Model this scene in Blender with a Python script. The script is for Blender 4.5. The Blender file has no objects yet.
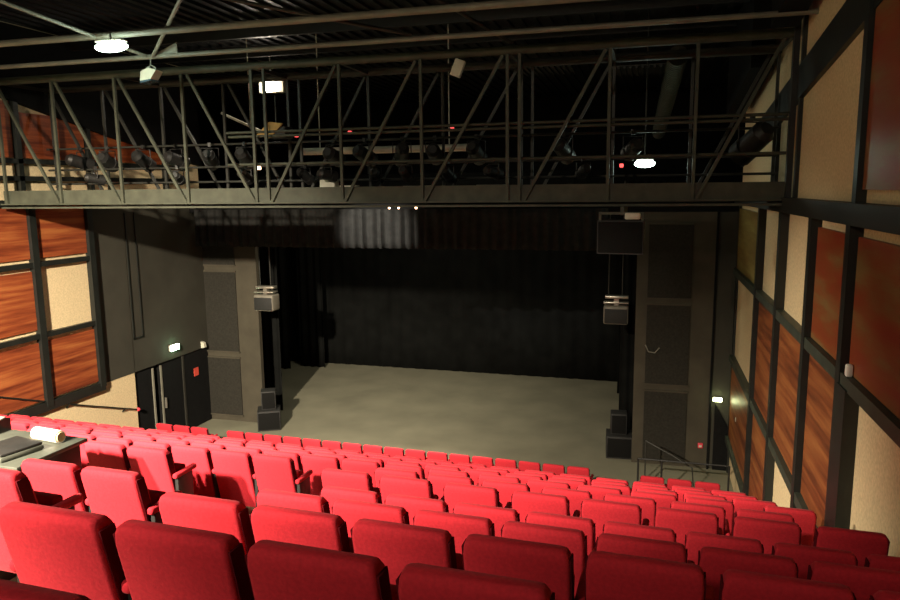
import bpy, bmesh, math, random
from mathutils import Vector, Matrix, Euler
random.seed(7)
S = bpy.context.scene
COL = S.collection
H = 7.0                       # eye height above the stage floor
PI = math.pi
R = math.radians

# ------------------------------------------------------------------ materials
def new_mat(name):
    m = bpy.data.materials.new(name); m.use_nodes = True
    nt = m.node_tree
    return m, nt, nt.nodes['Principled BSDF']

def plain(name, col, rough=.6, metal=0., noise=0., scale=8., bump=0., spec=.5, sheen=0.):
    m, nt, b = new_mat(name)
    b.inputs['Base Color'].default_value = (*col, 1)
    b.inputs['Roughness'].default_value = rough
    b.inputs['Metallic'].default_value = metal
    b.inputs['Specular IOR Level'].default_value = spec
    if sheen: 
        b.inputs['Sheen Weight'].default_value = sheen
        b.inputs['Sheen Roughness'].default_value = .4
    if noise or bump:
        tc = nt.nodes.new('ShaderNodeTexCoord')
        n = nt.nodes.new('ShaderNodeTexNoise'); n.inputs['Scale'].default_value = scale; n.inputs['Detail'].default_value = 5
        nt.links.new(tc.outputs['Object'], n.inputs['Vector'])
        if noise:
            r = nt.nodes.new('ShaderNodeValToRGB')
            r.color_ramp.elements[0].position = .3; r.color_ramp.elements[1].position = .7
            r.color_ramp.elements[0].color = (*[c*(1-noise) for c in col], 1)
            r.color_ramp.elements[1].color = (*[min(1, c*(1+noise)) for c in col], 1)
            nt.links.new(n.outputs['Fac'], r.inputs['Fac']); nt.links.new(r.outputs['Color'], b.inputs['Base Color'])
        if bump:
            bp = nt.nodes.new('ShaderNodeBump'); bp.inputs['Strength'].default_value = bump; bp.inputs['Distance'].default_value = .01
            nt.links.new(n.outputs['Fac'], bp.inputs['Height']); nt.links.new(bp.outputs['Normal'], b.inputs['Normal'])
    return m

def wood(name, dark, mid, light, sc=(1., .35, 5.5), rough=.45):
    m, nt, b = new_mat(name)
    tc = nt.nodes.new('ShaderNodeTexCoord'); mp = nt.nodes.new('ShaderNodeMapping'); mp.inputs['Scale'].default_value = sc
    oi = nt.nodes.new('ShaderNodeObjectInfo')
    ad = nt.nodes.new('ShaderNodeVectorMath'); ad.operation = 'ADD'
    nt.links.new(tc.outputs['Object'], ad.inputs[0])
    ml = nt.nodes.new('ShaderNodeVectorMath'); ml.operation = 'SCALE'; ml.inputs['Scale'].default_value = 9.
    nt.links.new(oi.outputs['Location'], ml.inputs[0]); nt.links.new(ml.outputs[0], ad.inputs[1])
    nt.links.new(ad.outputs[0], mp.inputs['Vector'])
    n = nt.nodes.new('ShaderNodeTexNoise'); n.inputs['Scale'].default_value = 1.; n.inputs['Detail'].default_value = 7; n.inputs['Roughness'].default_value = .6
    nt.links.new(mp.outputs[0], n.inputs['Vector'])
    r = nt.nodes.new('ShaderNodeValToRGB'); e = r.color_ramp.elements
    e[0].position = .34; e[0].color = (*dark, 1); e[1].position = .68; e[1].color = (*light, 1)
    q = e.new(.5); q.color = (*mid, 1)
    nt.links.new(n.outputs['Fac'], r.inputs['Fac']); nt.links.new(r.outputs['Color'], b.inputs['Base Color'])
    b.inputs['Roughness'].default_value = rough; b.inputs['Specular IOR Level'].default_value = .3
    return m

def glow(name, col, s):
    m, nt, b = new_mat(name)
    b.inputs['Base Color'].default_value = (.8, .8, .8, 1)
    b.inputs['Emission Color'].default_value = (*col, 1); b.inputs['Emission Strength'].default_value = s
    return m

M = {}
M['red'] = plain('red_fabric', (.62, .03, .046), .85, noise=.1, scale=60, bump=.15, spec=.12, sheen=.06)
M['red2'] = plain('red_cushion_fabric', (.60, .028, .044), .85, noise=.1, scale=60, spec=.12, sheen=.06)
M['maroon'] = plain('maroon_side_fabric', (.13, .008, .014), .9, noise=.1, scale=60, spec=.1)
M['black_metal'] = plain('black_metal', (.018, .017, .016), .5, noise=.2)
M['steel'] = plain('grey_green_steel', (.058, .062, .042), .6, noise=.25, scale=5)
M['frame'] = plain('dark_frame_steel', (.010, .012, .010), .5, noise=.3, scale=4)
M['rail'] = plain('green_grey_rail_steel', (.035, .044, .032), .55, noise=.2, scale=4)
M['pipe'] = plain('beige_painted_pipe', (.2, .19, .15), .5, noise=.2, scale=3)
M['dark_pipe'] = plain('dark_painted_pipe', (.03, .03, .025), .5, noise=.2, scale=3)
M['cream'] = plain('cream_stippled_plaster', (.70, .56, .34), .95, noise=.13, scale=28, bump=.5, spec=.1)
M['charcoal'] = plain('charcoal_paint', (.05, .047, .036), .8, noise=.12, scale=1.5, spec=.25)
M['charcoal2'] = plain('warm_charcoal_paint', (.062, .054, .038), .8, noise=.15, scale=2, spec=.25)
M['mesh'] = plain('dark_acoustic_panel', (.026, .024, .019), .9, noise=.2, scale=20, spec=.2)
M['black'] = plain('black_paint', (.007, .007, .007), .9, noise=.2, spec=.15)
M['drape'] = plain('black_velvet', (.0085, .009, .0085), .95, noise=.25, scale=2, spec=.05)
M['valance'] = plain('charcoal_velvet', (.024, .024, .0225), .95, noise=.2, scale=6, spec=.1)
M['stage'] = plain('stage_floor', (.222, .212, .152), .8, noise=.14, scale=.8, spec=.25)
M['carpet'] = plain('grey_green_carpet', (.17, .19, .12), .95, noise=.2, scale=30, spec=.1)
M['roof'] = plain('dark_roof_deck', (.008, .008, .0075), .5, noise=.3)
M['speaker'] = plain('dark_speaker_cabinet', (.016, .016, .015), .7, noise=.15, scale=20)
M['grille'] = plain('speaker_grille', (.007, .007, .0065), .9, noise=.3, scale=80, spec=.15)
M['spk_grey'] = plain('grey_speaker_cabinet', (.2, .185, .15), .45, noise=.1)
M['metal'] = plain('bright_metal', (.6, .56, .48), .3, metal=.8)
M['woodL'] = wood('orange_brown_wood', (.12, .024, .01), (.27, .06, .02), (.42, .135, .04), (1., .5, 8.))
M['woodR'] = wood('red_brown_wood', (.10, .028, .011), (.22, .065, .021), (.34, .125, .038), (1., .4, 7.))
M['woodG'] = wood('olive_brown_wood', (.16, .1, .03), (.24, .17, .05), (.36, .3, .1), (1., .4, 4.))
M['woodS'] = wood('red_green_streaked_wood', (.25, .035, .014), (.24, .065, .02), (.22, .15, .055), (1., .6, 3.2))
M['white'] = plain('white_paper', (.8, .78, .7), .7)
M['offwhite'] = plain('off_white_plastic', (.6, .58, .47), .5, noise=.08)
M['amber'] = plain('amber_board', (.42, .25, .06), .6, noise=.2)
M['tan'] = plain('tan_paper', (.65, .45, .22), .8, noise=.2, scale=20)
M['desk'] = plain('dark_desk_laminate', (.07, .075, .06), .45, noise=.15)
M['console'] = plain('grey_console', (.16, .17, .15), .4, noise=.1)
M['screen'] = plain('console_screen', (.2, .26, .33), .25)
M['redsign'] = plain('red_sign_print', (.75, .09, .06), .5)
M['reddot'] = plain('red_plastic', (.7, .05, .08), .5)
M['lens'] = plain('lantern_lens', (.05, .09, .12), .12)
M['bulb'] = glow('cool_white_diffuser', (.75, 1., .85), 28)
M['bulb2'] = glow('cool_white_diffuser_far', (.75, 1., .85), 26)
M['exit'] = glow('green_white_exit_panel', (.55, 1., .62), 22)
M['exit2'] = glow('yellow_white_exit_panel', (.9, 1., .5), 24)
M['work'] = glow('work_light_glass', (1., .86, .74), 26)
M['led'] = glow('warm_indicator', (1., .6, .35), 9)
M['redled'] = glow('red_indicator', (1., .08, .08), 1.6)

# ------------------------------------------------------------------ mesh helpers
class MB:
    """collects shapes, builds ONE mesh object"""
    def __init__(s): s.bm = bmesh.new()
    def box(s, lo, hi, mat=None, bev=0., seg=2):
        bm = bmesh.new()
        bmesh.ops.create_cube(bm, size=1)
        for v in bm.verts:
            v.co = Vector([(lo[i]+hi[i])/2 + v.co[i]*(hi[i]-lo[i]) for i in range(3)])
        if bev: bmesh.ops.bevel(bm, geom=bm.edges[:], offset=bev, segments=seg, profile=.5, affect='EDGES')
        s._add(bm, mat); return s
    def _add(s, bm, mat=None):
        if mat is not None: bmesh.ops.transform(bm, matrix=mat, verts=bm.verts)
        me = bpy.data.meshes.new('t'); bm.to_mesh(me); bm.free(); s.bm.from_mesh(me); bpy.data.meshes.remove(me)
    def bar(s, a, b, w, h=None, up=(0, 0, 1), bev=0.):
        """rectangular bar from a to b"""
        a, b = Vector(a), Vector(b); h = w if h is None else h
        d = b-a; L = d.length; y = d.normalized(); u = Vector(up)
        if abs(y.dot(u)) > .99: u = Vector((0, 1, 0))
        x = y.cross(u).normalized(); z = x.cross(y)
        m = Matrix((x, y, z)).transposed().to_4x4(); m.translation = (a+b)/2
        return s.box((-w/2, -L/2, -h/2), (w/2, L/2, h/2), m, bev)
    def tube(s, a, b, r, n=12, r2=None):
        a, b = Vector(a), Vector(b); d = b-a
        bm = bmesh.new(); bmesh.ops.create_cone(bm, cap_ends=True, segments=n, radius1=r, radius2=r if r2 is None else r2, depth=d.length)
        m = d.to_track_quat('Z', 'Y').to_matrix().to_4x4(); m.translation = (a+b)/2
        s._add(bm, m); return s
    def path(s, pts, r, n=8):
        for a, b in zip(pts[:-1], pts[1:]): s.tube(a, b, r, n)
        for p in pts[1:-1]: s.ball(p, r)
        return s
    def ball(s, c, r, sc=(1, 1, 1), n=12):
        bm = bmesh.new(); bmesh.ops.create_uvsphere(bm, u_segments=n, v_segments=max(6, n//2), radius=r)
        s._add(bm, Matrix.Translation(c) @ Matrix.Diagonal((*sc, 1))); return s
    def prism(s, poly, axis, lo, hi):
        """poly in the two other axes extruded along axis ('x': poly is (y,z); 'y': (x,z); 'z': (x,y))"""
        f = {'x': lambda t, p: (t, p[0], p[1]), 'y': lambda t, p: (p[0], t, p[1]), 'z': lambda t, p: (p[0], p[1], t)}[axis]
        bm = bmesh.new()
        A = [bm.verts.new(f(lo, p)) for p in poly]; B = [bm.verts.new(f(hi, p)) for p in poly]
        bm.faces.new(A); bm.faces.new(B[::-1])
        for i in range(len(poly)):
            j = (i+1) % len(poly); bm.faces.new((A[i], B[i], B[j], A[j]))
        bmesh.ops.recalc_face_normals(bm, faces=bm.faces); s._add(bm); return s
    def rotate(s, axis, ang, c=(0, 0, 0)):
        bmesh.ops.rotate(s.bm, cent=c, matrix=Matrix.Rotation(ang, 3, axis), verts=s.bm.verts); return s
    def build(s, name, mat, parent=None, smooth=True, loc=None, origin=None):
        me = bpy.data.meshes.new(name)
        if origin is not None:
            bmesh.ops.translate(s.bm, vec=-Vector(origin), verts=s.bm.verts); loc = origin
        s.bm.to_mesh(me); s.bm.free()
        me.materials.append(M[mat])
        if smooth:
            for p in me.polygons: p.use_smooth = True
            try: me.set_sharp_from_angle(angle=R(38))
            except Exception: pass
        o = bpy.data.objects.new(name, me); COL.objects.link(o)
        if loc is not None: o.location = loc
        if parent is not None: o.parent = parent
        return o

def tag(o, label=None, cat=None, group=None, kind=None):
    if label: o['label'] = label
    if cat: o['category'] = cat
    if group: o['group'] = group
    if kind: o['kind'] = kind
    return o
def thing(name, loc, label, cat, group=None, rz=0.):
    o = bpy.data.objects.new(name, None); COL.objects.link(o); o.location = loc; o.rotation_euler = (0, 0, rz)
    o.empty_display_size = .2
    return tag(o, label, cat, group)
def copy_thing(root, loc, rz):
    c = root.copy(); COL.objects.link(c); c.location = loc; c.rotation_euler = (0, 0, rz)
    for ch in list(root.children):
        d = ch.copy(); COL.objects.link(d); d.parent = c
        for g in list(ch.children):
            e = g.copy(); COL.objects.link(e); e.parent = d
    return c
def struct(o): o['kind'] = 'structure'; return o
ORD = ['first', 'second', 'third', 'fourth', 'fifth', 'sixth', 'seventh', 'eighth', 'ninth', 'tenth', 'eleventh', 'twelfth', 'thirteenth', 'fourteenth', 'fifteenth',
       'sixteenth', 'seventeenth', 'eighteenth', 'nineteenth', 'twentieth', 'twenty-first', 'twenty-second', 'twenty-third', 'twenty-fourth', 'twenty-fifth', 'twenty-sixth']

# ------------------------------------------------------------------ room measures
XL, XR = -12.9, 2.1           # side walls
YP = 18.3                     # proscenium plane
ZC = 10.5                     # roof deck
A = R(-2.24)                  # the seat rows stand slightly askew to the room
UX, UY = math.cos(A), math.sin(A)
def uv(u, v): return (u*UX - v*UY, u*UY + v*UX)

# ------------------------------------------------------------------ rows of the rake  (v, top of the backs above the stage floor)
ROW = [(1.05, -.80), (2.01, -1.18), (2.96, -1.55), (3.92, -1.94), (4.88, -2.32), (5.84, -2.60), (6.80, -2.95), (7.72, -3.28)]
for i in range(8, 11): ROW.append((7.72 + (i-7)*.955, -3.28 - (i-7)*.357))
ROW.append((15.36, -6.12)); ROW.append((15.08, -6.05))
FR, FE = 11, 12
SEAT_H = .88
ROW = [(v, z + H) for v, z in ROW]
TREAD = [max(0., z - SEAT_H) for v, z in ROW]

# ------------------------------------------------------------------ setting
struct(MB().box((-18.5, -5, -.2), (6.5, 29, 0)).build('floor', 'stage', smooth=False))
def edge(c, x): return (x, (c + UY*x)/UX)
mb = MB(); bm = mb.bm
edges_v = [-5.0, .55] + [v - .42 for v, z in ROW[1:11]] + [ROW[10][0] + .75]          # where each tread begins
zs = [TREAD[0] + .38] + TREAD[:11]
edges_v[1] = ROW[0][0] - .42
for i in range(len(zs)-1):
    if zs[i] < .02: continue
    c0, c1 = edges_v[i], edges_v[i+1] if i+1 < len(edges_v) else None
    if c1 is None: continue
    P = [edge(c0, XL), edge(c0, XR), edge(c1, XR), edge(c1, XL)]
    if i == 0: P = [(XL, -5), (XR, -5), edge(c1, XR), edge(c1, XL)]
    mb.prism(P, 'z', .0 if i == 0 else 0., zs[i])
struct(mb.build('seating_tiers', 'carpet', smooth=False))

# roof deck: corrugated
mb = MB()
mb.box((-18.5, -5, ZC+.06), (6.5, 29, ZC+.2))
x = -18.4
while x < 6.4:
    mb.box((x, -5, ZC), (x+.1, 29, ZC+.07)); x += .3
struct(mb.build('ceiling', 'roof', smooth=False))

# left wall: cream plaster, charcoal upper wall beside the stage, dark door wall
mb = MB().box((XL-.3, -5, 0), (XL, 15.55, 10.5)).box((XL-.3, 15.55, 6.85), (XL, 18.9, 10.5))
struct(mb.build('wall_left', 'cream', smooth=False))
struct(MB().box((XL-.3, 15.55, 2.33), (XL, 18.9, 6.85)).box((XL-.02, 14.39, 2.33), (XL+.012, 15.55, 6.85)).build('wall_left.001', 'charcoal', smooth=False))
struct(MB().box((XR, -5, 0), (XR+.3, YP-.01, 10.5)).build('wall_right', 'cream', smooth=False))
struct(MB().box((-18.5, -5.3, 0), (6.5, -5, 10.7)).build('wall_rear', 'charcoal2', smooth=False))
struct(MB().box((-18.5, 29, 0), (6.5, 29.3, 10.7)).build('wall_stage', 'black', smooth=False))
struct(MB().box((-18.8, YP+.3, 0), (-18.5, 29, 10.7)).build('wall_stage.001', 'black', smooth=False))
struct(MB().box((6.5, YP+.3, 0), (6.8, 29, 10.7)).build('wall_stage.002', 'black', smooth=False))
# proscenium: two piers and a header
def pier(name, x0, x1, px0, px1, rows, Y=YP):
    mb = MB().box((x0, Y, 0), (x1, Y+.15, 6.4))
    o = struct(mb.build(name, 'charcoal2', smooth=False))
    for z0, z1 in rows:
        q = MB().box((px0, Y-.035, z0), (px1, Y-.002, z1))
        struct(q.build('trim_pier_panel', 'mesh', smooth=False))
        t = MB()
        for a, b in (((px0-.03, z1), (px1+.03, z1+.04)), ((px0-.03, z0-.04), (px1+.03, z0))):
            t.box((a[0], Y-.055, a[1]), (b[0], Y-.002, b[1]))
        struct(t.build('trim_pier_ledge', 'charcoal2', smooth=False))
pier('wall_pier', -18.5, -11.14, -12.98, -11.84, [(.2, 1.98), (2.2, 4.62), (4.84, 6.3)], 18.9)
pier('wall_pier.001', -.24, 1.62, .03, 1.06, [(.12, 1.92), (2.12, 4.12), (4.3, 6.1)])
struct(MB().box((1.62, YP+.01, 0), (6.5, YP+.5, 6.4)).build('wall_pier.002', 'charcoal', smooth=False))
struct(MB().box((1.58, YP-.05, 0), (1.63, YP+.02, 6.4)).build('trim_pier_joint', 'black', smooth=False))
struct(MB().box((-18.5, YP+.05, 6.4), (6.5, YP+.45, 6.85)).build('wall_header', 'black', smooth=False))
struct(MB().prism([(1.72, 0), (2.09, 0), (2.09, 1.05), (1.72, 1.72)], 'y', YP-.05, YP-.005).build('door_3', 'black', smooth=False))
# slot in the charcoal wall (conduit)
mb = MB()
for y in (15.6, 15.95):
    mb.box((XL+.012, y, 3.2), (XL+.03, y+.03, 6.5))
mb.box((XL+.012, 15.6, 3.2), (XL+.03, 15.98, 3.24))
struct(mb.build('trim_conduit', 'frame', smooth=False))

# left doors
mb = MB()
for y0, y1 in ((15.58, 16.36), (16.66, 17.6)):
    mb.box((XL-.06, y0, 0), (XL-.02, y1, 2.32))
struct(MB().box((XL-.3, 15.55, 0), (XL-.16, 18.9, 2.33)).build('wall_left.002', 'black', smooth=False))
d = struct(MB().box((XL-.16, 15.57, 0.01), (XL-.06, 16.36, 2.31)).build('door_1', 'black', smooth=False))
tag(MB().box((XL-.06, 16.28, .1), (XL-.03, 16.34, 2.25)).build('door_edge', 'pipe', d))
d = struct(MB().box((XL-.16, 16.6, 0.01), (XL-.06, 17.62, 2.31)).build('door_2', 'black', smooth=False))
tag(MB().box((XL-.06, 16.62, .1), (XL-.03, 16.68, 2.25)).build('door_edge', 'pipe', d))
tag(MB().box((XL-.06, 16.74, 1.0), (XL-.0, 16.77, 1.3)).build('door_handle', 'metal', d))
struct(MB().box((XL-.16, 17.66, 0.01), (XL-.04, 18.89, 2.31)).build('trim_door_post', 'black', smooth=False))
struct(MB().box((XL-.06, 17.6, 0.), (XL-.02, 17.67, 2.31)).build('trim_door_jamb', 'mesh', smooth=False))
o = MB().box((XL-.035, 18.12, 1.56), (XL-.025, 18.34, 1.8)).build('safety_notice', 'redsign', smooth=False)
tag(o, 'small red safety notice on the dark door post by the stage', 'sign')
o = MB().prism([(XL, 2.34), (XL+.12, 2.36), (XL+.10, 2.50), (XL, 2.54)], 'y', 18.5, 18.6).build('corner_floodlight', 'offwhite', smooth=False)
tag(o, 'small pale corner fitting above the door post by the stage', 'fitting')

# left wall frame (posts, rails) and panels
for y in (8.85, 10.75, 12.65, 14.3):
    struct(MB().box((XL, y-.085, 2.3), (XL+.13, y+.085, 6.85)).build('trim_left_post', 'frame', smooth=False))
for z, w in ((2.3, .10), (3.9, .055), (5.47, .055), (6.8, .07)):
    struct(MB().box((XL, 6.0, z-w), (XL+.11, 14.38, z+w)).build('trim_left_rail', 'frame', smooth=False))
bays = [(10.84, 12.56), (12.74, 14.21)]
rows = [(5.58, 6.75), (4.02, 5.36), (2.43, 3.78)]
words = ['top row', 'middle row', 'bottom row']
for i, (y0, y1) in enumerate(bays):
    for j, (z0, z1) in enumerate(rows):
        if (i, j) == (1, 1): continue
        c = (XL+.03, (y0+y1)/2, (z0+z1)/2)
        o = MB().box((XL, y0, z0+.02), (XL+.05, y1, z1-.03)).build('wall_panel', 'woodL', smooth=False, origin=c)
        tag(o, 'orange-brown wooden panel on the left wall, %s, %s' % (words[j], ['bay cut by the picture edge', 'bay next to the charcoal wall'][i]), 'wall panel', 'wooden panels on the left wall')
# upper left wall panel above the bridge level
for i, (y0, y1) in enumerate([(10.0, 12.4), (12.6, 14.4), (14.6, 17.2)]):
    c = (XL+.03, (y0+y1)/2, 8.2)
    o = MB().box((XL, y0, 7.75), (XL+.05, y1, 8.9-.2*i)).build('wall_panel', 'woodL', smooth=False, origin=c)
    tag(o, 'dim wooden panel high on the left wall behind the lighting bridge, %s' % ['left', 'middle', 'right'][i], 'wall panel', 'wooden panels high on the left wall')
for z in (7.32, 7.68):
    struct(MB().box((XL, 6.0, z-.05), (XL+.12, YP, z+.05)).build('trim_left_rail', 'frame', smooth=False))
for y in (12.5, 14.5, 17.3):
    struct(MB().box((XL, y-.06, 6.95), (XL+.12, y+.06, 9.4)).build('trim_left_post', 'frame', smooth=False))
struct(MB().prism([(6, 9.75), (12.25, 8.95), (15.2, 8.35), (18.89, 7.75), (18.89, 10.45), (6, 10.45)], 'x', XL+.001, XL+.13).build('trim_left_black_drop', 'black', smooth=False))  # black sheet with a sloping lower edge on the upper wall

# right wall frame
posts = [18.12, 14.42, 12.15, 9.95, 8.12, 5.5, 3.6]
for y in posts:
    lo = MB().box((XR-(.05 if y > 18 else .13), y, .0), (XR, y+.17, 6.7))
    if y < 9: lo.box((XR-.1, y, 6.7), (XR, y+.15, 9.4))
    if y == 8.12: lo.box((XR-.14, y-.3, 0), (XR, y+.05, 4.95))
    struct(lo.build('trim_right_post', 'frame', smooth=False))
for z, w in ((5.0, .07), (2.9, .07), (.86, .07)):
    struct(MB().box((XR-.12, 1.0, z-w), (XR, 18.2, z+w)).build('trim_right_rail', 'rail', smooth=False))
struct(MB().box((XR-.17, 1.0, 6.6), (XR, 18.2, 6.82)).build('trim_right_rail', 'frame', smooth=False))
def rp(mat, y0, y1, z0, z1, label):
    c = (XR-.03, (y0+y1)/2, (z0+z1)/2)
    o = MB().box((XR-.05, y0, z0), (XR, y1, z1)).build('wall_panel', mat, smooth=False, origin=c)
    tag(o, label, 'wall panel', 'wooden panels on the right wall')
UPZ, MDZ, LWZ = (5.08, 6.48), (2.98, 4.92), (.94, 2.82)
rp('woodG', 14.6, 18.15, *UPZ, 'olive-brown wooden panel on the right wall, upper row, beside the stage')
rp('woodR', 14.6, 18.15, *LWZ, 'brown wooden panel on the right wall, lower row, beside the stage')
rp('woodR', 12.34, 14.4, *MDZ, 'brown wooden panel on the right wall, middle row, second bay from the stage')
rp('woodR', 12.34, 14.4, *LWZ, 'brown wooden panel on the right wall, lower row, second bay from the stage')
rp('woodR', 10.14, 12.13, *MDZ, 'brown wooden panel on the right wall, middle row, third bay from the stage')
rp('woodS', 8.3, 9.93, *UPZ, 'red and green streaked wooden panel on the right wall, upper row')
rp('woodR', 8.18, 9.93, *MDZ, 'brown wooden panel on the right wall, middle row, behind the last seats')
rp('woodS', 6.1, 8.1, 4.5+.58, 6.48, 'large red wooden panel at the right picture edge, under the long beam')
rp('woodS', 6.1, 8.1, 6.95, 8.75, 'dark red wooden panel at the right picture edge, above the long beam')
struct(MB().box((XR-.055, 11.62, 6.7), (XR, 11.72, 9.5)).build('trim_right_post', 'frame', smooth=False))
struct(MB().box((XR-.06, 13.4, 6.7), (XR, 13.5, 8.4)).build('trim_right_post', 'frame', smooth=False))
# sloping roof beam and black duct along the right wall
mb = MB().prism([(5.0, 9.05), (18.2, 7.44), (18.2, 7.94), (5.0, 9.52)], 'x', XR-.065, XR-.001)
struct(mb.build('trim_roof_beam', 'frame', smooth=False))
for (y0, y1, lab) in ((5.0, 11.6, 'in front of the lighting bridge'), (13.6, 17.5, 'beyond the lighting bridge')):
    f = lambda y: 10.0 - (y-5)*.118
    o = MB().prism([(y0, f(y0)), (y1, f(y1)), (y1, 10.4), (y0, 10.4)], 'x', XR-.5, XR-.14).build('ventilation_duct', 'black', smooth=False)
    tag(o, 'black rectangular duct along the top of the right wall, ' + lab, 'duct')
# small fittings on right wall
o = MB().box((1.98, 7.9, 5.07), (2.045, 7.98, 5.2), bev=.02).build('wall_fitting', 'white'); tag(o, 'small white box standing on the rail beside the dark post at the right', 'fitting')
o = MB().box((XR-.06, 16.87, 1.7), (XR, 16.94, 1.81), bev=.015).build('wall_fitting', 'offwhite'); tag(o, 'small white box low on the right wall beside the stage', 'fitting')

# handrails
def rail_thing(name, label, pts, posts, r, mat, cat='handrail'):
    t = thing(name, posts[0][0] if posts else pts[0], label, cat)
    o = t.location.copy()
    MB().path([Vector(p)-o for p in pts], r).build('rail', mat, t)
    for a, b in posts: MB().tube(Vector(a)-o, Vector(b)-o, r).build('post' if abs(a[2]-b[2]) > .3 else 'bracket', mat, t)
    return t
t = rail_thing('handrail', 'thin dark handrail sloping along the cream left wall', [(XL+.09, 11.3, 2.9), (XL+.09, 13.4, 2.1), (XL+.09, 15.45, 1.36)],
               [((XL, 13.2, 2.08), (XL+.09, 13.2, 2.17)), ((XL, 15.0, 1.43), (XL+.09, 15.0, 1.52))], .018, 'frame')
MB().ball(Vector((XL+.1, 15.47, 1.36))-t.location, .05).build('end_cap', 'reddot', t)
ry = 16.35
rail_thing('guard_rail', 'low black guard rail beyond the right front seats', [(-.06, ry, .84), (1.9, ry, .84)],
           [((-.06, ry, 0), (-.06, ry, .84)), ((.46, ry, 0), (.46, ry, .84)), ((1.9, ry, 0), (1.9, ry, .84))], .022, 'black_metal', 'railing')
rail_thing('handrail', 'thin sloping handrail behind the low black guard rail', [(.1, 17.2, .98), (.7, 16.9, .78), (1.15, 16.8, .55), (1.2, 16.8, .0)], [((.1, 17.2, 0), (.1, 17.2, .98))], .016, 'dark_pipe')

# ------------------------------------------------------------------ seats
PX = 0.485
def back_mesh():
    # upholstered back, its rear top edge at y=0, z=SEAT_H; leans back, slightly dished, rounded edges
    mb = MB(); n = 9; prof = []
    T = .105; B = .17; lean = .16
    bm = mb.bm
    rings = []
    zz = [B, B+.03, .35, .55, .72, .80, .845, .868, .88]
    inset = [.012, .0, 0, 0, 0, .0, .006, .016, .034]
    for z, ins in zip(zz, inset):
        y0 = (SEAT_H - z)/(SEAT_H-B)*lean + ins*.8          # rear face
        y1 = y0 + T - ins*1.6 + .012*math.sin((z-B)/(SEAT_H-B)*PI)
        hw = PX/2 - ins*.9
        ring = []
        r = .022
        for (cx, cy, a0) in ((hw-r, y1-r, 0), (-hw+r, y1-r, 90), (-hw+r, y0+r, 180), (hw-r, y0+r, 270)):
            for k in range(4):
                a = R(a0 + k*30); px, py = cx + r*math.cos(a), cy + r*math.sin(a)
                ring.append(bm.verts.new((px, py, z)))
        rings.append(ring)
    for a, b in zip(rings[:-1], rings[1:]):
        for i in range(16): bm.faces.new((a[i], a[(i+1) % 16], b[(i+1) % 16], b[i]))
    bm.faces.new(rings[0][::-1]); bm.faces.new(rings[-1])
    bmesh.ops.recalc_face_normals(bm, faces=bm.faces)
    return mb
def seat_proto(left_arm):
    t = thing('theatre_seat', (0, 0, 0), 'seat', 'seat')
    bk = back_mesh().build('backrest', 'red', t)
    prof = [(.16*(SEAT_H-z)/(SEAT_H-.17), z) for z in (.84, .6, .4, .19)]
    poly = [(a+.016, z) for a, z in prof] + [(a+.09, z) for a, z in prof[::-1]]
    for sx in (-1, 1):
        MB().prism(poly, 'x', *sorted((sx*(PX/2-.004), sx*(PX/2+.004)))).build('side_cover', 'maroon', t)
    c = MB().box((-.225, 0, 0), (.225, .43, .1), bev=.028, seg=3).rotate('X', R(78)).build('seat_cushion', 'red2', t)
    c.location = (0, .275, .2)
    for sx in ((1, -1) if left_arm else (1,)):
        x = sx*.275
        MB().box((x-.028, .09, .555), (x+.028, .43, .61), bev=.02, seg=3).build('armrest', 'red2', t)
        MB().box((x-.02, .12, .02), (x+.02, .36, .57), bev=.006).box((x-.022, .12, 0), (x+.022, .40, .025)).build('side_frame', 'black_metal', t)  # black finish stands in for the shade below the armrests
    return t
P_R = seat_proto(False); P_LR = seat_proto(True)
used = {0: False, 1: False}
def put_seat(u, r, first, label, group):
    v, z = ROW[r]
    x, y = uv(u + PX/2, v - .075)
    proto = P_LR if first else P_R
    if not used[first]:
        used[first] = True; o = proto; o.location = (x, y, TREAD[r]); o.rotation_euler = (0, 0, A)
    else: o = copy_thing(proto, (x, y, TREAD[r]), A)
    o.location.z = max(0., z - SEAT_H)
    tag(o, label, 'seat', group)
    return o
def seq(a, n, p=.55): return [a + p*i for i in range(n)]
def upto(a0, lo, p=.55):     # positions ..., a0-p, a0 while >= lo
    L = []; a = a0
    while a >= lo: L.append(a); a -= p
    return L[::-1]
BLOCKS = {}                  # row -> list of (blockname, [u...])
BLOCKS[0] = [('n', [-1.58])]
BLOCKS[1] = [('r', seq(-2.46, 4))]
BLOCKS[2] = [('l', [-3.97]), ('r', seq(-2.53, 7))]
BLOCKS[3] = [('l', [-4.57, -4.02]), ('r', seq(-2.58, 7))]
BLOCKS[4] = [('r', seq(-2.63, 8))]
BLOCKS[5] = [('l', [-5.93, -5.38]), ('r', [-3.14, -2.54, -1.92, -1.30, -.70, -.10, .50, 1.10])]
BLOCKS[6] = [('l', upto(-4.52, -8.0)), ('r', [-3.02, -2.42, -1.83, -1.21, -.60, .02, .60])]
BLOCKS[7] = [('w', upto(-3.87, -9.4) + [-3.30, -2.72, -2.15-.0, -1.58, -1.0, -.42, .2, .97-.2])]
BLOCKS[7] = [('w', upto(-3.87, -9.4) + [-3.30, -2.73, -1.92-.2, -1.55, -.98, -.40, .17, .95])]
def wallu(r): 
    v = ROW[r][0]; return XL*UX + (v + XL*UY)*UY
BLOCKS[8] = [('w', upto(.72, -10.9))]
BLOCKS[9] = [('w', upto(.62, -12.3))]
BLOCKS[10] = [('w', upto(.58, wallu(10)+.28))]
BLOCKS[FR] = [('c', [u for u in upto(-10.43-.55, wallu(FR)+.2) if abs(u+11.53) > .1] + seq(-10.43, 16))]
BLOCKS[FE] = [('e', [-.59, -.04, .51])]
NT = 12
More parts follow.
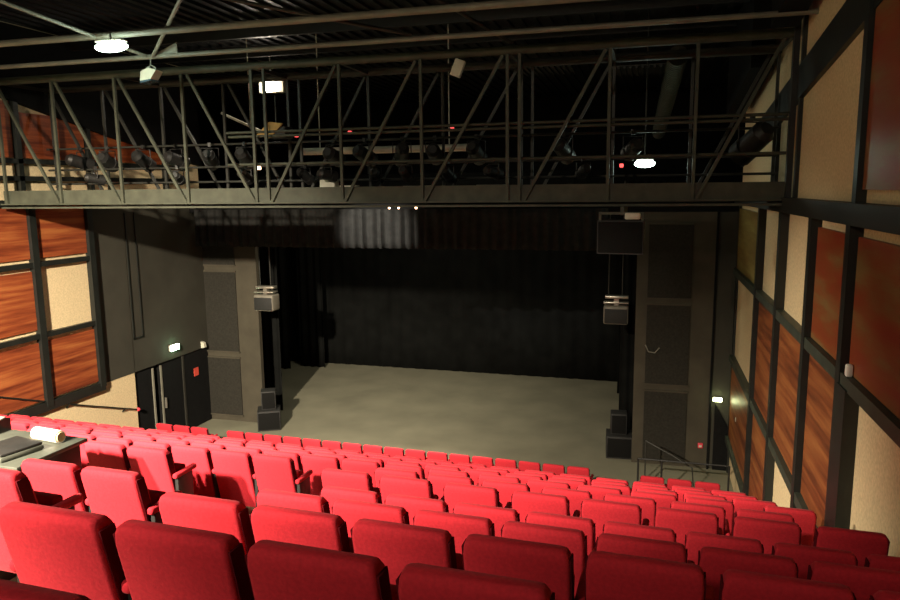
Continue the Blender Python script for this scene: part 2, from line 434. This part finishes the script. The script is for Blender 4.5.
def rowphrase(r):
    if r >= FR: return 'the front row'
    if r >= 5: return 'the %s row from the stage' % ORD[NT-1-r]
    return 'the %s' % ['nearest row', 'second nearest row', 'third nearest row', 'fourth nearest row', 'fifth nearest row'][r]
for r, bl in BLOCKS.items():
    for nm, us in bl:
        for i, u in enumerate(us):
            n = len(us)
            if nm == 'n': lab = 'dark red seat top at the bottom left corner, in the nearest row'
            elif nm == 'r': lab = 'red theatre seat, %s right of the aisle in %s' % (ORD[i], rowphrase(r))
            elif nm == 'l': lab = 'red theatre seat, %s left of the aisle in %s' % (ORD[n-1-i], rowphrase(r))
            elif nm == 'w': lab = 'red theatre seat, %s from the right wall in %s' % (ORD[n-1-i], rowphrase(r))
            elif nm == 'e': lab = 'red theatre seat, %s from the right wall in %s' % (ORD[n-1-i], rowphrase(r))
            else: lab = 'red theatre seat, %s from the left wall in %s' % (ORD[i], rowphrase(r))
            put_seat(u, r, i == 0 or u - us[i-1] > .8, lab, 'red theatre seats in raked rows')

# ------------------------------------------------------------------ lighting bridge
YB, YB2 = 12.0, 13.3
t = thing('lighting_bridge', (XL+.02, YB, 6.75), 'dark steel lattice lighting bridge spanning the hall above the seats', 'lighting bridge')
BR = t; O = t.location.copy()
def b_part(name, mb, mat): bmesh.ops.translate(mb.bm, vec=-O, verts=mb.bm.verts); return mb.build(name, mat, t)
xa, xb = XL+.14, XR-.07
b_part('fascia_beam', MB().box((xa, YB-.03, 6.78), (xb, YB+.03, 7.06)).box((xa, YB-.11, 6.70), (xb, YB+.11, 6.735)).box((xa, YB-.13, 6.775), (xb, YB-.03, 6.80)), 'steel')
b_part('fascia_beam', MB().box((xa, YB2-.03, 6.78), (xb, YB2+.03, 7.04)).box((xa, YB2-.11, 6.75), (xb, YB2+.11, 6.79)), 'dark_pipe')
b_part('walkway_deck', MB().box((xa, YB+.12, 6.76), (xb, YB2-.12, 6.80)), 'black_metal')
for y, m in ((YB, 'steel'), (YB2, 'dark_pipe')):
    b_part('top_chord', MB().tube((xa, y, 9.22), (xb, y, 9.22), .075), m)
xs = [-12.65, -11.3, -9.85, -8.38, -6.94, -6.69, -5.24, -3.76, -2.28, -2.08, -.65, .65, 1.99]
for y, m in ((YB, 'steel'), (YB2, 'dark_pipe')):
    yo = y - .06 if y == YB else y
    for x in xs: b_part('vertical_post', MB().bar((x, yo, 6.79), (x, yo, 9.15), .05, .05), m)
dg = [(-12.62, -11.35), (-11.2, -9.9), (-9.75, -8.43), (-8.25, -6.98)]
dg2 = [(-6.64, -5.3), (-5.2, -3.84), (-3.72, -2.36), (-2.0, -.72), (.7, 1.85)]
for y, m in ((YB, 'steel'), (YB2, 'dark_pipe')):
    yo = y - .065 if y == YB else y
    for a, b in dg: b_part('diagonal_brace', MB().bar((a, yo, 9.13), (b, yo, 6.80), .05, .05), m)
    for a, b in dg2: b_part('diagonal_brace', MB().bar((a, yo, 6.80), (b, yo, 9.13), .05, .05), m)
for x in xs[::2]:
    b_part('cross_member', MB().bar((x, YB, 9.2), (x, YB2, 9.2), .06, .06), 'dark_pipe')
for y, z in ((YB+.1, 8.07), (YB+.16, 8.0), (YB+.1, 7.49)):
    b_part('guard_tube', MB().tube((-7.6, y, z), (xb, y, z), .025), 'steel')
for z in (7.5, 7.95, 7.2): b_part('guard_tube', MB().tube((xa, YB2-.1, z), (xb, YB2-.1, z), .022), 'dark_pipe')
b_part('end_post', MB().box((xb-.07, YB-.2, 6.8), (xb+.01, YB-.12, 10.3)), 'black_metal')

# roof steel: tubes and wind braces in front of the bridge, purlins above
def rt(name, label, a, b, r, m, cat='roof tube'):
    o = MB().tube(a, b, r).build(name, m); tag(o, label, cat, 'roof steel above the seats')
rt('roof_tube', 'thick pale roof tube above the oval lamp, crossing the hall', (XL, 10.2, 9.5), (XR, 10.2, 9.5), .055, 'pipe')
rt('roof_tube', 'slim pale roof tube just below the thick one, crossing the hall', (XL, 11.0, 9.29), (XR, 11.0, 9.29), .04, 'pipe')
rt('wind_brace', 'long thin brace at the top left picture edge', (-9.6, 8.0, 10.0), (-8.35, 10.95, 9.3), .03, 'pipe', 'brace')
rt('wind_brace', 'thin brace rising right from the small hanging floodlight', (-8.2, 10.95, 9.3), (-5.9, 9.0, 10.1), .03, 'pipe', 'brace')
rt('wind_brace', 'dark thin brace near the picture top, left of the centre', (-7.6, 8.6, 10.0), (-3.6, 11.0, 9.35), .028, 'dark_pipe', 'brace')
rt('wind_brace', 'dark thin brace near the picture top, right of the centre', (-3.9, 8.6, 10.1), (-2.2, 11.8, 9.3), .028, 'dark_pipe', 'brace')
for i, y in enumerate((7.6, 9.0, 14.2, 16.2)):
    o = MB().box((-18 if y > 18 else XL, y-.05, 10.2), (XR, y+.05, 10.45)).build('roof_purlin', 'black_metal', smooth=False)
    tag(o, 'dark roof purlin crossing the hall, %s from the stage' % ORD[3-i], 'purlin', 'roof purlins')
# gusset
o = MB().prism([(-8.35, 9.27), (-7.75, 9.30), (-7.75, 9.50)], 'y', 10.98, 11.0).build('gusset_plate', 'pipe', smooth=False); tag(o, 'pale triangular gusset plate on the roof tube by the hanging floodlight', 'plate')
# corrugated far deck pieces (pale ribbed roof panels catching light)
for k, (x0, x1, y, z, lab) in enumerate(((-3.2, -1.9, 17.5, 9.8, 'left'), (-.9, .35, 17.0, 9.6, 'right'))):
    mb = MB()
    x = x0
    while x < x1: mb.box((x, y, z), (x+.05, y+1.2, z+.05)); x += .13
    mb.box((x0, y, z+.05), (x1, y+1.2, z+.07))
    o = mb.build('ribbed_roof_panel', 'dark_pipe', smooth=False); tag(o, 'ribbed roof panel beyond the lighting bridge, %s one of the pair' % lab, 'roof panel')
# round spiral duct at the right
mb = MB()
a, b = Vector((.42, 13.9, 9.3)), Vector((.2, 21.5, 8.5))
mb.tube(a, b, .17, 20)
for i in range(60): 
    p = a.lerp(b, i/60); mb.tube(p, p.lerp(b, .004), .18, 20)
o = mb.build('round_duct', 'steel'); tag(o, 'round ribbed duct running towards the stage above the far lamp', 'duct')
o = MB().tube((-7.3, 14.6, 7.84), (-3.6, 14.6, 7.84), .075, 16).tube((-6.9, 14.6, 7.84), (-6.9, 14.6, 10.49), .012).tube((-4.0, 14.6, 7.84), (-4.0, 14.6, 10.49), .012).build('pale_duct', 'offwhite'); tag(o, 'pale horizontal duct behind the lighting bridge', 'duct')

# ------------------------------------------------------------------ lamps and hung fittings
def bulkhead(p, sx, mat, label, rod):
    t = thing('bulkhead_lamp', p, label, 'lamp')
    MB().ball((0, 0, -.01), 1, (sx, .11, .08), 20).build('diffuser', mat, t)
    MB().box((-sx*.8, -.08, .06), (sx*.8, .08, .09), bev=.01).build('housing', 'offwhite', t)
    MB().tube((0, 0, .06), (0, 0, rod), .014).build('rod', 'dark_pipe', t)
    return t
bulkhead((-8.18, 9.92, 9.265), .3, 'bulb', 'glowing oval bulkhead lamp under the thick roof tube, top left', .2)
bulkhead((-.105, 15.0, 7.47), .2, 'bulb2', 'glowing oval bulkhead lamp hanging beyond the bridge, upper right', 2.9)

t = thing('floodlight', (-8.3, 11.0, 9.25), 'small pale floodlight hanging under the slim roof tube', 'lamp')
MB().path([(0, 0, 0), (0, 0, -.1), (-.09, 0, -.14), (-.09, 0, -.24)], .012).path([(0, 0, -.1), (.09, 0, -.14), (.09, 0, -.24)], .012).build('yoke', 'pipe', t)
MB().prism([(-.16, -.36), (.05, -.34), (.16, -.2), (.02, -.15), (-.14, -.2)], 'y', -.1, .1).build('body', 'offwhite', t)
MB().prism([(-.15, -.40), (.07, -.36), (.05, -.34), (-.16, -.36)], 'y', -.11, .11).build('lamp_glass', 'lens', t)
t = thing('hanging_box', (-3.05, 11.92, 9.12), 'tilted white box fixed under the bridge top chord', 'fitting')
MB().box((-.08, -.05, -.3), (.09, .05, -.02), bev=.01).rotate('Y', R(22)).build('box', 'offwhite', t)
MB().tube((0, 0, 0), (.0, 0, -.08), .015).build('bracket', 'steel', t)

def lantern(x, y, z, label, tilt=-18, mat='black_metal', k=1., rz=0):
    t = thing('stage_lantern', (x, y, z), label, 'stage light', 'stage lanterns on the lighting bridge', R(rz))
    MB().box((-.03, -.03, -.02), (.03, .03, .06)).build('clamp', 'black_metal', t)
    MB().path([(-.15*k, 0, -.22*k), (-.15*k, 0, -.05), (.15*k, 0, -.05), (.15*k, 0, -.22*k)], .01).build('yoke', 'black_metal', t)
    bd = MB().tube((0, -.2*k, 0), (0, .06*k, 0), .115*k, 16).tube((0, .06*k, 0), (0, .2*k, 0), .13*k, 16).tube((0, -.26*k, 0), (0, -.2*k, 0), .07*k, 16, .11*k).rotate('X', R(tilt))
    bd = bd.build('body', mat, t); bd.location = (0, 0, -.24*k)
    ln = MB().tube((0, .195*k, 0), (0, .21*k, 0), .11*k, 16).rotate('X', R(tilt)).build('lens', 'lens', t); ln.location = (0, 0, -.24*k)
    return t
lx = [-11.9, -11.2, -10.3, -9.5, -8.7, -7.9, -5.95, -5.3, -4.55, -3.9, -3.1, -1.5, -.3]
for i, x in enumerate(lx):
    lantern(x, YB2-.1 if i % 2 else YB2-.1, 7.93, 'black stage lantern hanging along the lighting bridge, %s from the left wall' % ORD[i], -15 - 6*(i % 3), k=1.15, rz=(i*37) % 50 - 25)
for i, x in enumerate([-10.8, -9.1, -7.4, -6.3, -5.7, -4.9, -4.2, -3.5, -2.6, -1.1]):
    lantern(x, YB+.35 + .3*(i % 2), 7.47, 'smaller black stage lantern on the lower tube of the bridge, %s from the left wall' % ORD[i], -10 - 7*(i % 4), k=.8, rz=(i*53) % 70 - 35)
lantern(1.55, 12.6, 8.05, 'large black stage lantern at the right end of the lighting bridge', -30, k=1.6, rz=30)
# barn-door lamp with amber flap
t = thing('barn_door_lamp', (-7.0, 12.6, 8.2), 'lamp with an amber flap on the lighting bridge, beside the double post', 'stage light')
MB().prism([(-.32, -.17), (.0, -.2), (.28, .06), (.0, .1)], 'y', .02, .06).build('flap', 'amber', t)
MB().box((-.1, .06, -.2), (.3, .4, .02), bev=.02).build('body', 'black_metal', t)
MB().tube((.05, .2, .0), (.05, .2, .6), .015).build('hanger', 'dark_pipe', t)
# pale crates on the walkway
for i, (x, w, h) in enumerate(((-5.75, .42, .12), (-5.95, .3, .3), (-4.4, .55, .08), (-3.0, .5, .09), (-1.9, .9, .06))):
    o = MB().box((x, 12.75, 6.80), (x+w, 12.95, 7.02+h*.6), bev=.01).build('equipment_box', 'offwhite' if i < 3 else 'pipe')
    o.location = (0, .0 if i != 1 else -.24, 0)
    tag(o, 'pale equipment box on the bridge walkway, %s from the left' % ['second', 'first', 'third', 'fourth', 'fifth'][i], 'box', 'equipment boxes on the bridge walkway')
# indicators
for i, (x, z, m) in enumerate(((-7.05, 7.43, 'led'), (-6.25, 8.0, 'redled'), (-5.2, 8.02, 'redled'), (-3.3, 8.02, 'redled'), (-.45, 7.35, 'redled'))):
    o = MB().box((x-.03, YB+.22, z-.03), (x+.03, YB+.28, z+.03), bev=.01).build('indicator_lamp', m)
    tag(o, 'tiny %s indicator light on the bridge, %s from the left' % ('warm' if m == 'led' else 'red', ORD[i]), 'indicator', 'indicator lights on the bridge')
# valance footlets: three little lamps under the fascia
t = BR
for i, x in enumerate((-4.37, -4.2, -3.88)):
    b_part('pilot_lamp', MB().ball((x, YB-.06, 6.69), .022), 'led')
# work light far over the stage
t = thing('work_light', (-9.05, 16.4, 9.58), 'bright white work light glimpsed above the bridge, left of the centre', 'lamp')
MB().box((-.09, -.02, -.14), (.08, .02, .14), bev=.01).build('glass', 'work', t)
MB().box((-.3, .03, -.19), (.36, .2, .19), bev=.02).build('housing', 'offwhite', t)
MB().tube((0, .1, .15), (0, .1, .91), .02).build('hanger', 'dark_pipe', t)
o = MB().bar((-9.9, 15.6, 8.85), (-8.4, 15.2, 8.25), .05, .05).tube((-9.0, 15.36, 8.48), (-9.0, 15.36, 10.49), .012).build('lit_edge_bar', 'offwhite'); tag(o, 'short sloping bar behind the bridge, coloured pale for its lit edges', 'bar')  # off-white colour stands in for light on the batten's edges

# ------------------------------------------------------------------ stage: curtains, speakers
def curtain(name, x0, x1, y, z0, z1, mat, label, pitch=.22, amp=.05, seed=0, y1=None):
    rnd = random.Random(seed); mb = MB(); bm = mb.bm
    n = max(4, int((x1-x0)/pitch*8)); nz = 6
    ph = [rnd.uniform(-.6, .6) for _ in range(int((x1-x0)/pitch)+3)]
    am = [rnd.uniform(.5, 1.2) for _ in ph]
    y1 = y if y1 is None else y1
    g = []
    for k in range(nz+1):
        z = z0 + (z1-z0)*k/nz; row = []
        for i in range(n+1):
            s = i/n; x = x0 + (x1-x0)*s; f = s*(x1-x0)/pitch; q = int(f)
            a = amp*(am[q]*(1-(f-q)) + am[q+1]*(f-q))*(1.1-.3*k/nz)
            yy = y + (y1-y)*s + a*math.sin(2*PI*f + ph[q]*(1-(f-q)) + ph[q+1]*(f-q))
            zz = z + (rnd.uniform(-.012, .012) if k == 0 else 0)
            row.append(bm.verts.new((x, yy, max(.004, zz))))
        g.append(row)
    for k in range(nz):
        for i in range(n): bm.faces.new((g[k][i], g[k][i+1], g[k+1][i+1], g[k+1][i]))
    o = mb.build(name, mat)
    md = o.modifiers.new('thickness', 'SOLIDIFY'); md.thickness = .012
    return tag(o, label, 'curtain')
curtain('backdrop_curtain', -16.5, 1.5, 26.55, .0, 7.6, 'drape', 'wide black backdrop curtain along the rear of the stage', .5, .022, 1, y1=26.1)
curtain('wing_curtain', -13.4, -12.3, 25.75, .0, 7.2, 'drape', 'black wing curtain standing in front of the backdrop at far stage left', .3, .05, 2)
curtain('wing_curtain', -14.9, -13.55, 25.2, .0, 7.2, 'drape', 'black wing curtain furthest left, in the deep corner of the stage', .3, .05, 3)
curtain('wing_curtain', -12.4, -11.18, 20.2, .0, 7.0, 'drape', 'black wing curtain just inside the left pier', .25, .04, 4)
curtain('wing_curtain', -.86, .6, 24.6, .0, 7.2, 'drape', 'black wing curtain at the right rear of the stage', .3, .05, 5)
curtain('wing_curtain', -.66, .5, 20.6, .0, 7.0, 'drape', 'black wing curtain just inside the right pier', .25, .04, 6)
curtain('valance_curtain', -12.5, -.95, 18.02, 5.46, 6.5, 'valance', 'pleated dark valance curtain hanging across the stage opening', .26, .055, 7)

def line_array(x, label):
    t = thing('hanging_speaker', (x, 18.75, 3.66), label, 'speaker', 'hanging speakers beside the stage opening')
    MB().box((-.31, -.25, -.12), (.31, .2, .36), bev=.05, seg=3).build('cabinet', 'spk_grey', t)
    MB().box((-.28, -.262, -.09), (.28, -.245, .28), bev=.006).build('grille', 'speaker', t)
    MB().box((-.31, -.2, .41), (.31, .1, .45), bev=.01).box((-.28, -.15, .53), (.3, .1, .6), bev=.015).box((-.06, -.1, .35), (.06, .05, .56)).build('flying_frame', 'metal', t)
    for s in (-.2, .14): MB().tube((s, 0, .58), (s, 0, 3.5), .014).build('cable', 'dark_pipe', t)
line_array(-10.74, 'grey speaker hanging on cables at the left side of the stage opening')
line_array(-.73, 'grey speaker hanging on cables at the right side of the stage opening')
# big speaker under the bridge
t = thing('loudspeaker', (-.39, 11.9, 5.955), 'large black loudspeaker hanging under the bridge at the right', 'speaker', rz=R(-8))
mb = MB().prism([(-.36, -.25), (.36, -.25), (.3, .3), (-.3, .3)], 'z', 0, .53); mb.build('cabinet', 'speaker', t)
MB().box((-.345, -.27, .02), (.345, -.25, .51), bev=.01).build('grille', 'grille', t)
MB().box((-.35, -.2, .62), (.35, -.16, .66)).box((-.35, -.2, .53), (-.31, -.16, .64)).box((.31, -.2, .53), (.35, -.16, .64)).box((-.03, -.1, .6), (.03, .2, .74)).build('bracket', 'steel', t)
MB().box((.06, -.23, .545), (.3, -.1, .65), bev=.02).build('lit_bracket', 'offwhite', t)  # pale box stands in for the lit part of the bracket
# floor stacks
def stack(x, y, rz, side):
    t = thing('subwoofer', (x, y, 0), 'dark subwoofer on the stage floor by the %s pier' % side, 'speaker', 'floor speakers beside the stage', R(rz))
    MB().box((-.33, -.33, 0), (.33, .33, .6), bev=.02).build('cabinet', 'speaker', t)
    MB().box((-.3, -.345, .05), (.3, -.325, .55), bev=.005).build('grille', 'grille', t)
    t = thing('monitor_speaker', (x-.02, y+.05, .6), 'small dark speaker standing on the subwoofer by the %s pier' % side, 'speaker', 'floor speakers beside the stage', R(rz))
    MB().prism([(-.22, -.2), (.22, -.2), (.22, .15), (-.22, .22)], 'x', -.22, .22) if False else None
    MB().box((-.21, -.22, 0), (.21, .2, .56), bev=.025).build('cabinet', 'spk_grey' if False else 'speaker', t)
    MB().box((-.18, -.235, .04), (.18, -.215, .52), bev=.005).build('grille', 'grille', t)
stack(-10.75, 18.55, 28, 'left')
stack(-.58, 18.75, 4, 'right')
o = MB().box((-.2, 18.5, 0), (-.08, 18.6, .12), bev=.02).build('stage_socket', 'offwhite'); tag(o, 'tiny pale socket box on the floor beside the right subwoofer', 'socket')
# exit signs
def exit_sign(p, size, mat, label, rz):
    t = thing('exit_sign', p, label, 'sign', None, rz)
    MB().box((-size, -.05, -size*.45), (size, .0, size*.45), bev=.01).build('lit_panel', mat, t)
    MB().box((-size*1.06, -.0, -size*.52), (size*1.06, .05, size*.52), bev=.008).build('housing', 'offwhite', t)
    return t
exit_sign((XL+.07, 17.15, 2.66), .17, 'exit', 'glowing green-white exit sign on the charcoal wall above the left doors', R(90))
exit_sign((1.77, YP-.06, 1.82), .1, 'exit2', 'glowing yellow-white exit sign low on the dark wall at the right', 0)
t = thing('call_point', (1.42, YP-.0, .58), 'tiny red call point low on the right pier', 'fitting')
MB().box((-.06, -.05, -.05), (.06, 0, .08), bev=.01).build('box', 'reddot', t); MB().box((-.035, -.06, -.02), (.035, -.05, .03)).build('face', 'offwhite', t)
o = MB().path([(.02, YP-.04, 3.1), (.1, YP-.12, 2.95), (.25, YP-.12, 2.93), (.36, YP-.06, 3.05)], .014).build('loose_cable', 'pipe'); tag(o, 'short loose cable loop on the right pier', 'cable')

# ------------------------------------------------------------------ control desk in the stalls
x, y = uv(-6.74, 4.86); tz = TREAD[4]
t = thing('control_desk', (x, y, tz), 'dark control desk standing among the seats at the left edge', 'desk', rz=A)
TH = 7-2.30-tz
MB().box((-1.45, -.42, TH-.04), (1.45, .36, TH), bev=.008).build('desk_top', 'desk', t)
for sx in (-1.4, 1.38): MB().box((sx-.03, -.36, 0), (sx+.03, .3, TH-.04), bev=.005).build('side_panel', 'black_metal', t)
MB().box((-1.37, .24, TH-.5), (1.35, .27, TH-.04)).build('front_panel', 'black_metal', t)
def on_desk(dx, dy, z=0.): 
    p = uv(-6.74+dx, 4.86+dy); return (p[0], p[1], tz+TH+z)
t = thing('mixing_console', on_desk(.08, .12), 'large grey mixing console on the control desk at the left edge', 'console', rz=A)
MB().prism([(-.36, .0), (.22, .0), (.22, .12), (.16, .14), (-.36, .04)], 'x', -.85, .45).build('body', 'black_metal', t)
b = MB().prism([(-.37, .04), (.16, .142), (.16, .152), (-.37, .05)], 'x', -.86, .46).build('control_surface', 'console', t)
MB().prism([(.0, .118), (.14, .145), (.14, .155), (.0, .128)], 'x', -.4, .2).build('screen', 'screen', t)
mb = MB()
for i in range(14): mb.box((-.78+i*.085, -.3+.0, .055), (-.755+i*.085, -.24, .075))
mb.build('faders', 'offwhite', t)
t = thing('equipment_case', on_desk(1.08, -.16), 'flat dark case lying on the control desk beside the console', 'case', rz=A+R(-10))
MB().box((-.2, -.2, 0), (.2, .2, .05), bev=.02).build('case_body', 'desk', t); MB().box((-.19, -.19, .05), (.19, .19, .075), bev=.01).build('lid', 'black_metal', t)
t = thing('paper_roll', on_desk(1.15, .2), 'white roll of paper lying near the right end of the control desk', 'paper', rz=A)
MB().tube((-.15, 0, .06), (.17, -.03, .06), .06, 16).build('roll', 'white', t); MB().tube((.165, -.03, .06), (.18, -.03, .06), .045, 16).build('core', 'tan', t)
o = MB().box((-.05, -.06, 0), (.05, .06, .05), bev=.015).build('crumpled_paper', 'tan'); o.location = on_desk(.93, .28); o.rotation_euler.z = .5
tag(o, 'small tan crumpled paper behind the flat case on the control desk', 'paper')
for i, (dx, dy, m, lab) in enumerate(((.6, -.36, 'tan', 'tan crumpled packet at the near edge of the control desk'), (.36, -.34, 'white', 'white crumpled tissue at the near edge of the control desk'))):
    mb = MB(); bmesh.ops.create_icosphere(mb.bm, subdivisions=3, radius=.075)
    rr = random.Random(i)
    for v in mb.bm.verts: v.co = Vector((v.co.x*1.5, v.co.y, v.co.z*.6)) * (1 + rr.uniform(-.14, .14))
    o = mb.build('crumpled_packet', m, smooth=False); o.location = on_desk(dx, dy-.02, .052); tag(o, lab, 'packet')

# ------------------------------------------------------------------ lights
def add_light(name, typ, loc, energy, col, aim=None, **k):
    l = bpy.data.lights.new(name, typ); l.energy = energy; l.color = col
    for a, b in k.items(): setattr(l, a, b)
    o = bpy.data.objects.new(name, l); COL.objects.link(o); o.location = loc
    if aim is not None: o.rotation_euler = (Vector(aim)-Vector(loc)).to_track_quat('-Z', 'Y').to_euler()
    o['kind'] = 'helper'
    return o
WARM = (1., .86, .66)
add_light('house_spot', 'SPOT', (-5.8, -2.2, 10.2), 42000, WARM, (-10.4, 11.0, 2.2), spot_size=R(56), spot_blend=1., shadow_soft_size=.2)
add_light('near_seat_fill', 'SPOT', (-7.0, -2.4, 10.2), 22000, WARM, (-5.4, 3.6, 4.4), spot_size=R(64), spot_blend=1., shadow_soft_size=.2)  # added fill to brighten the near left seats, no lamp known there
add_light('right_wall_fill', 'SPOT', (-12.2, 7.0, 7.6), 6200, WARM, (2.2, 10.6, 2.2), spot_size=R(38), spot_blend=1., shadow_soft_size=.2)  # added spot for the right wall, set to skim past the seat backs
add_light('front_row_wash', 'SPOT', (-5.4, 17.5, 6.3), 3200, (1., .8, .62), (-5.6, 14.7, .7), spot_size=R(70), spot_blend=.9, shadow_soft_size=.1)
add_light('house_glow', 'SPOT', (-4.0, -4.2, 10.0), 900, WARM, (-1.5, 12.0, 3.0), spot_size=R(75), spot_blend=1., shadow_soft_size=.3)
add_light('valance_fill', 'SPOT', (-8.6, 13.7, 7.0), 2600, (1., .92, .8), (-7.05, 18.0, 5.95), spot_size=R(29), spot_blend=.8, shadow_soft_size=.03)  # added spot, stands in for house light coming through the bridge
add_light('stage_floor_fill', 'AREA', (-8.0, 21.0, 8.6), 165, (1., .92, .7), (-6.0, 21.8, 0), size=2.0)  # added area fill for the stage floor, apart from the hanging lamp
add_light('bulkhead_glow', 'POINT', (-8.16, 9.75, 9.1), 28, (.75, 1., .85), shadow_soft_size=.15)
add_light('bulkhead_glow_far', 'POINT', (-.105, 14.8, 7.3), 12, (.75, 1., .85), shadow_soft_size=.15)
add_light('exit_glow', 'POINT', (XL+.3, 17.15, 2.66), 1.6, (.45, 1., .5), shadow_soft_size=.05)
add_light('exit_glow_right', 'POINT', (1.77, YP-.3, 1.82), 1.2, (.8, 1., .45), shadow_soft_size=.05)
add_light('work_glow', 'POINT', (-9.05, 16.2, 9.5), 40, (1., .88, .7), shadow_soft_size=.1)

w = bpy.data.worlds.new('world'); S.world = w; w.use_nodes = True
w.node_tree.nodes['Background'].inputs['Color'].default_value = (1., .85, .6, 1)
w.node_tree.nodes['Background'].inputs['Strength'].default_value = .0

# ------------------------------------------------------------------ camera
yaw, pitch, roll = R(15.4), R(-8.75), R(-.62)
B0 = Matrix(((1, 0, 0), (0, 0, -1), (0, 1, 0)))
Mx = Matrix.Rotation(yaw, 3, 'Z') @ Matrix.Rotation(pitch, 3, 'X') @ B0 @ Matrix.Rotation(roll, 3, 'Z')
cam = bpy.data.cameras.new('camera'); co = bpy.data.objects.new('camera', cam); COL.objects.link(co)
m4 = Mx.to_4x4(); m4.translation = (0, 0, H); co.matrix_world = m4
cam.sensor_width = 36; cam.lens = 720/900*36; cam.clip_start = .05
S.camera = co
S.view_settings.view_transform = 'Standard'; S.view_settings.look = 'None'; S.view_settings.exposure = 0.; S.view_settings.gamma = 1.
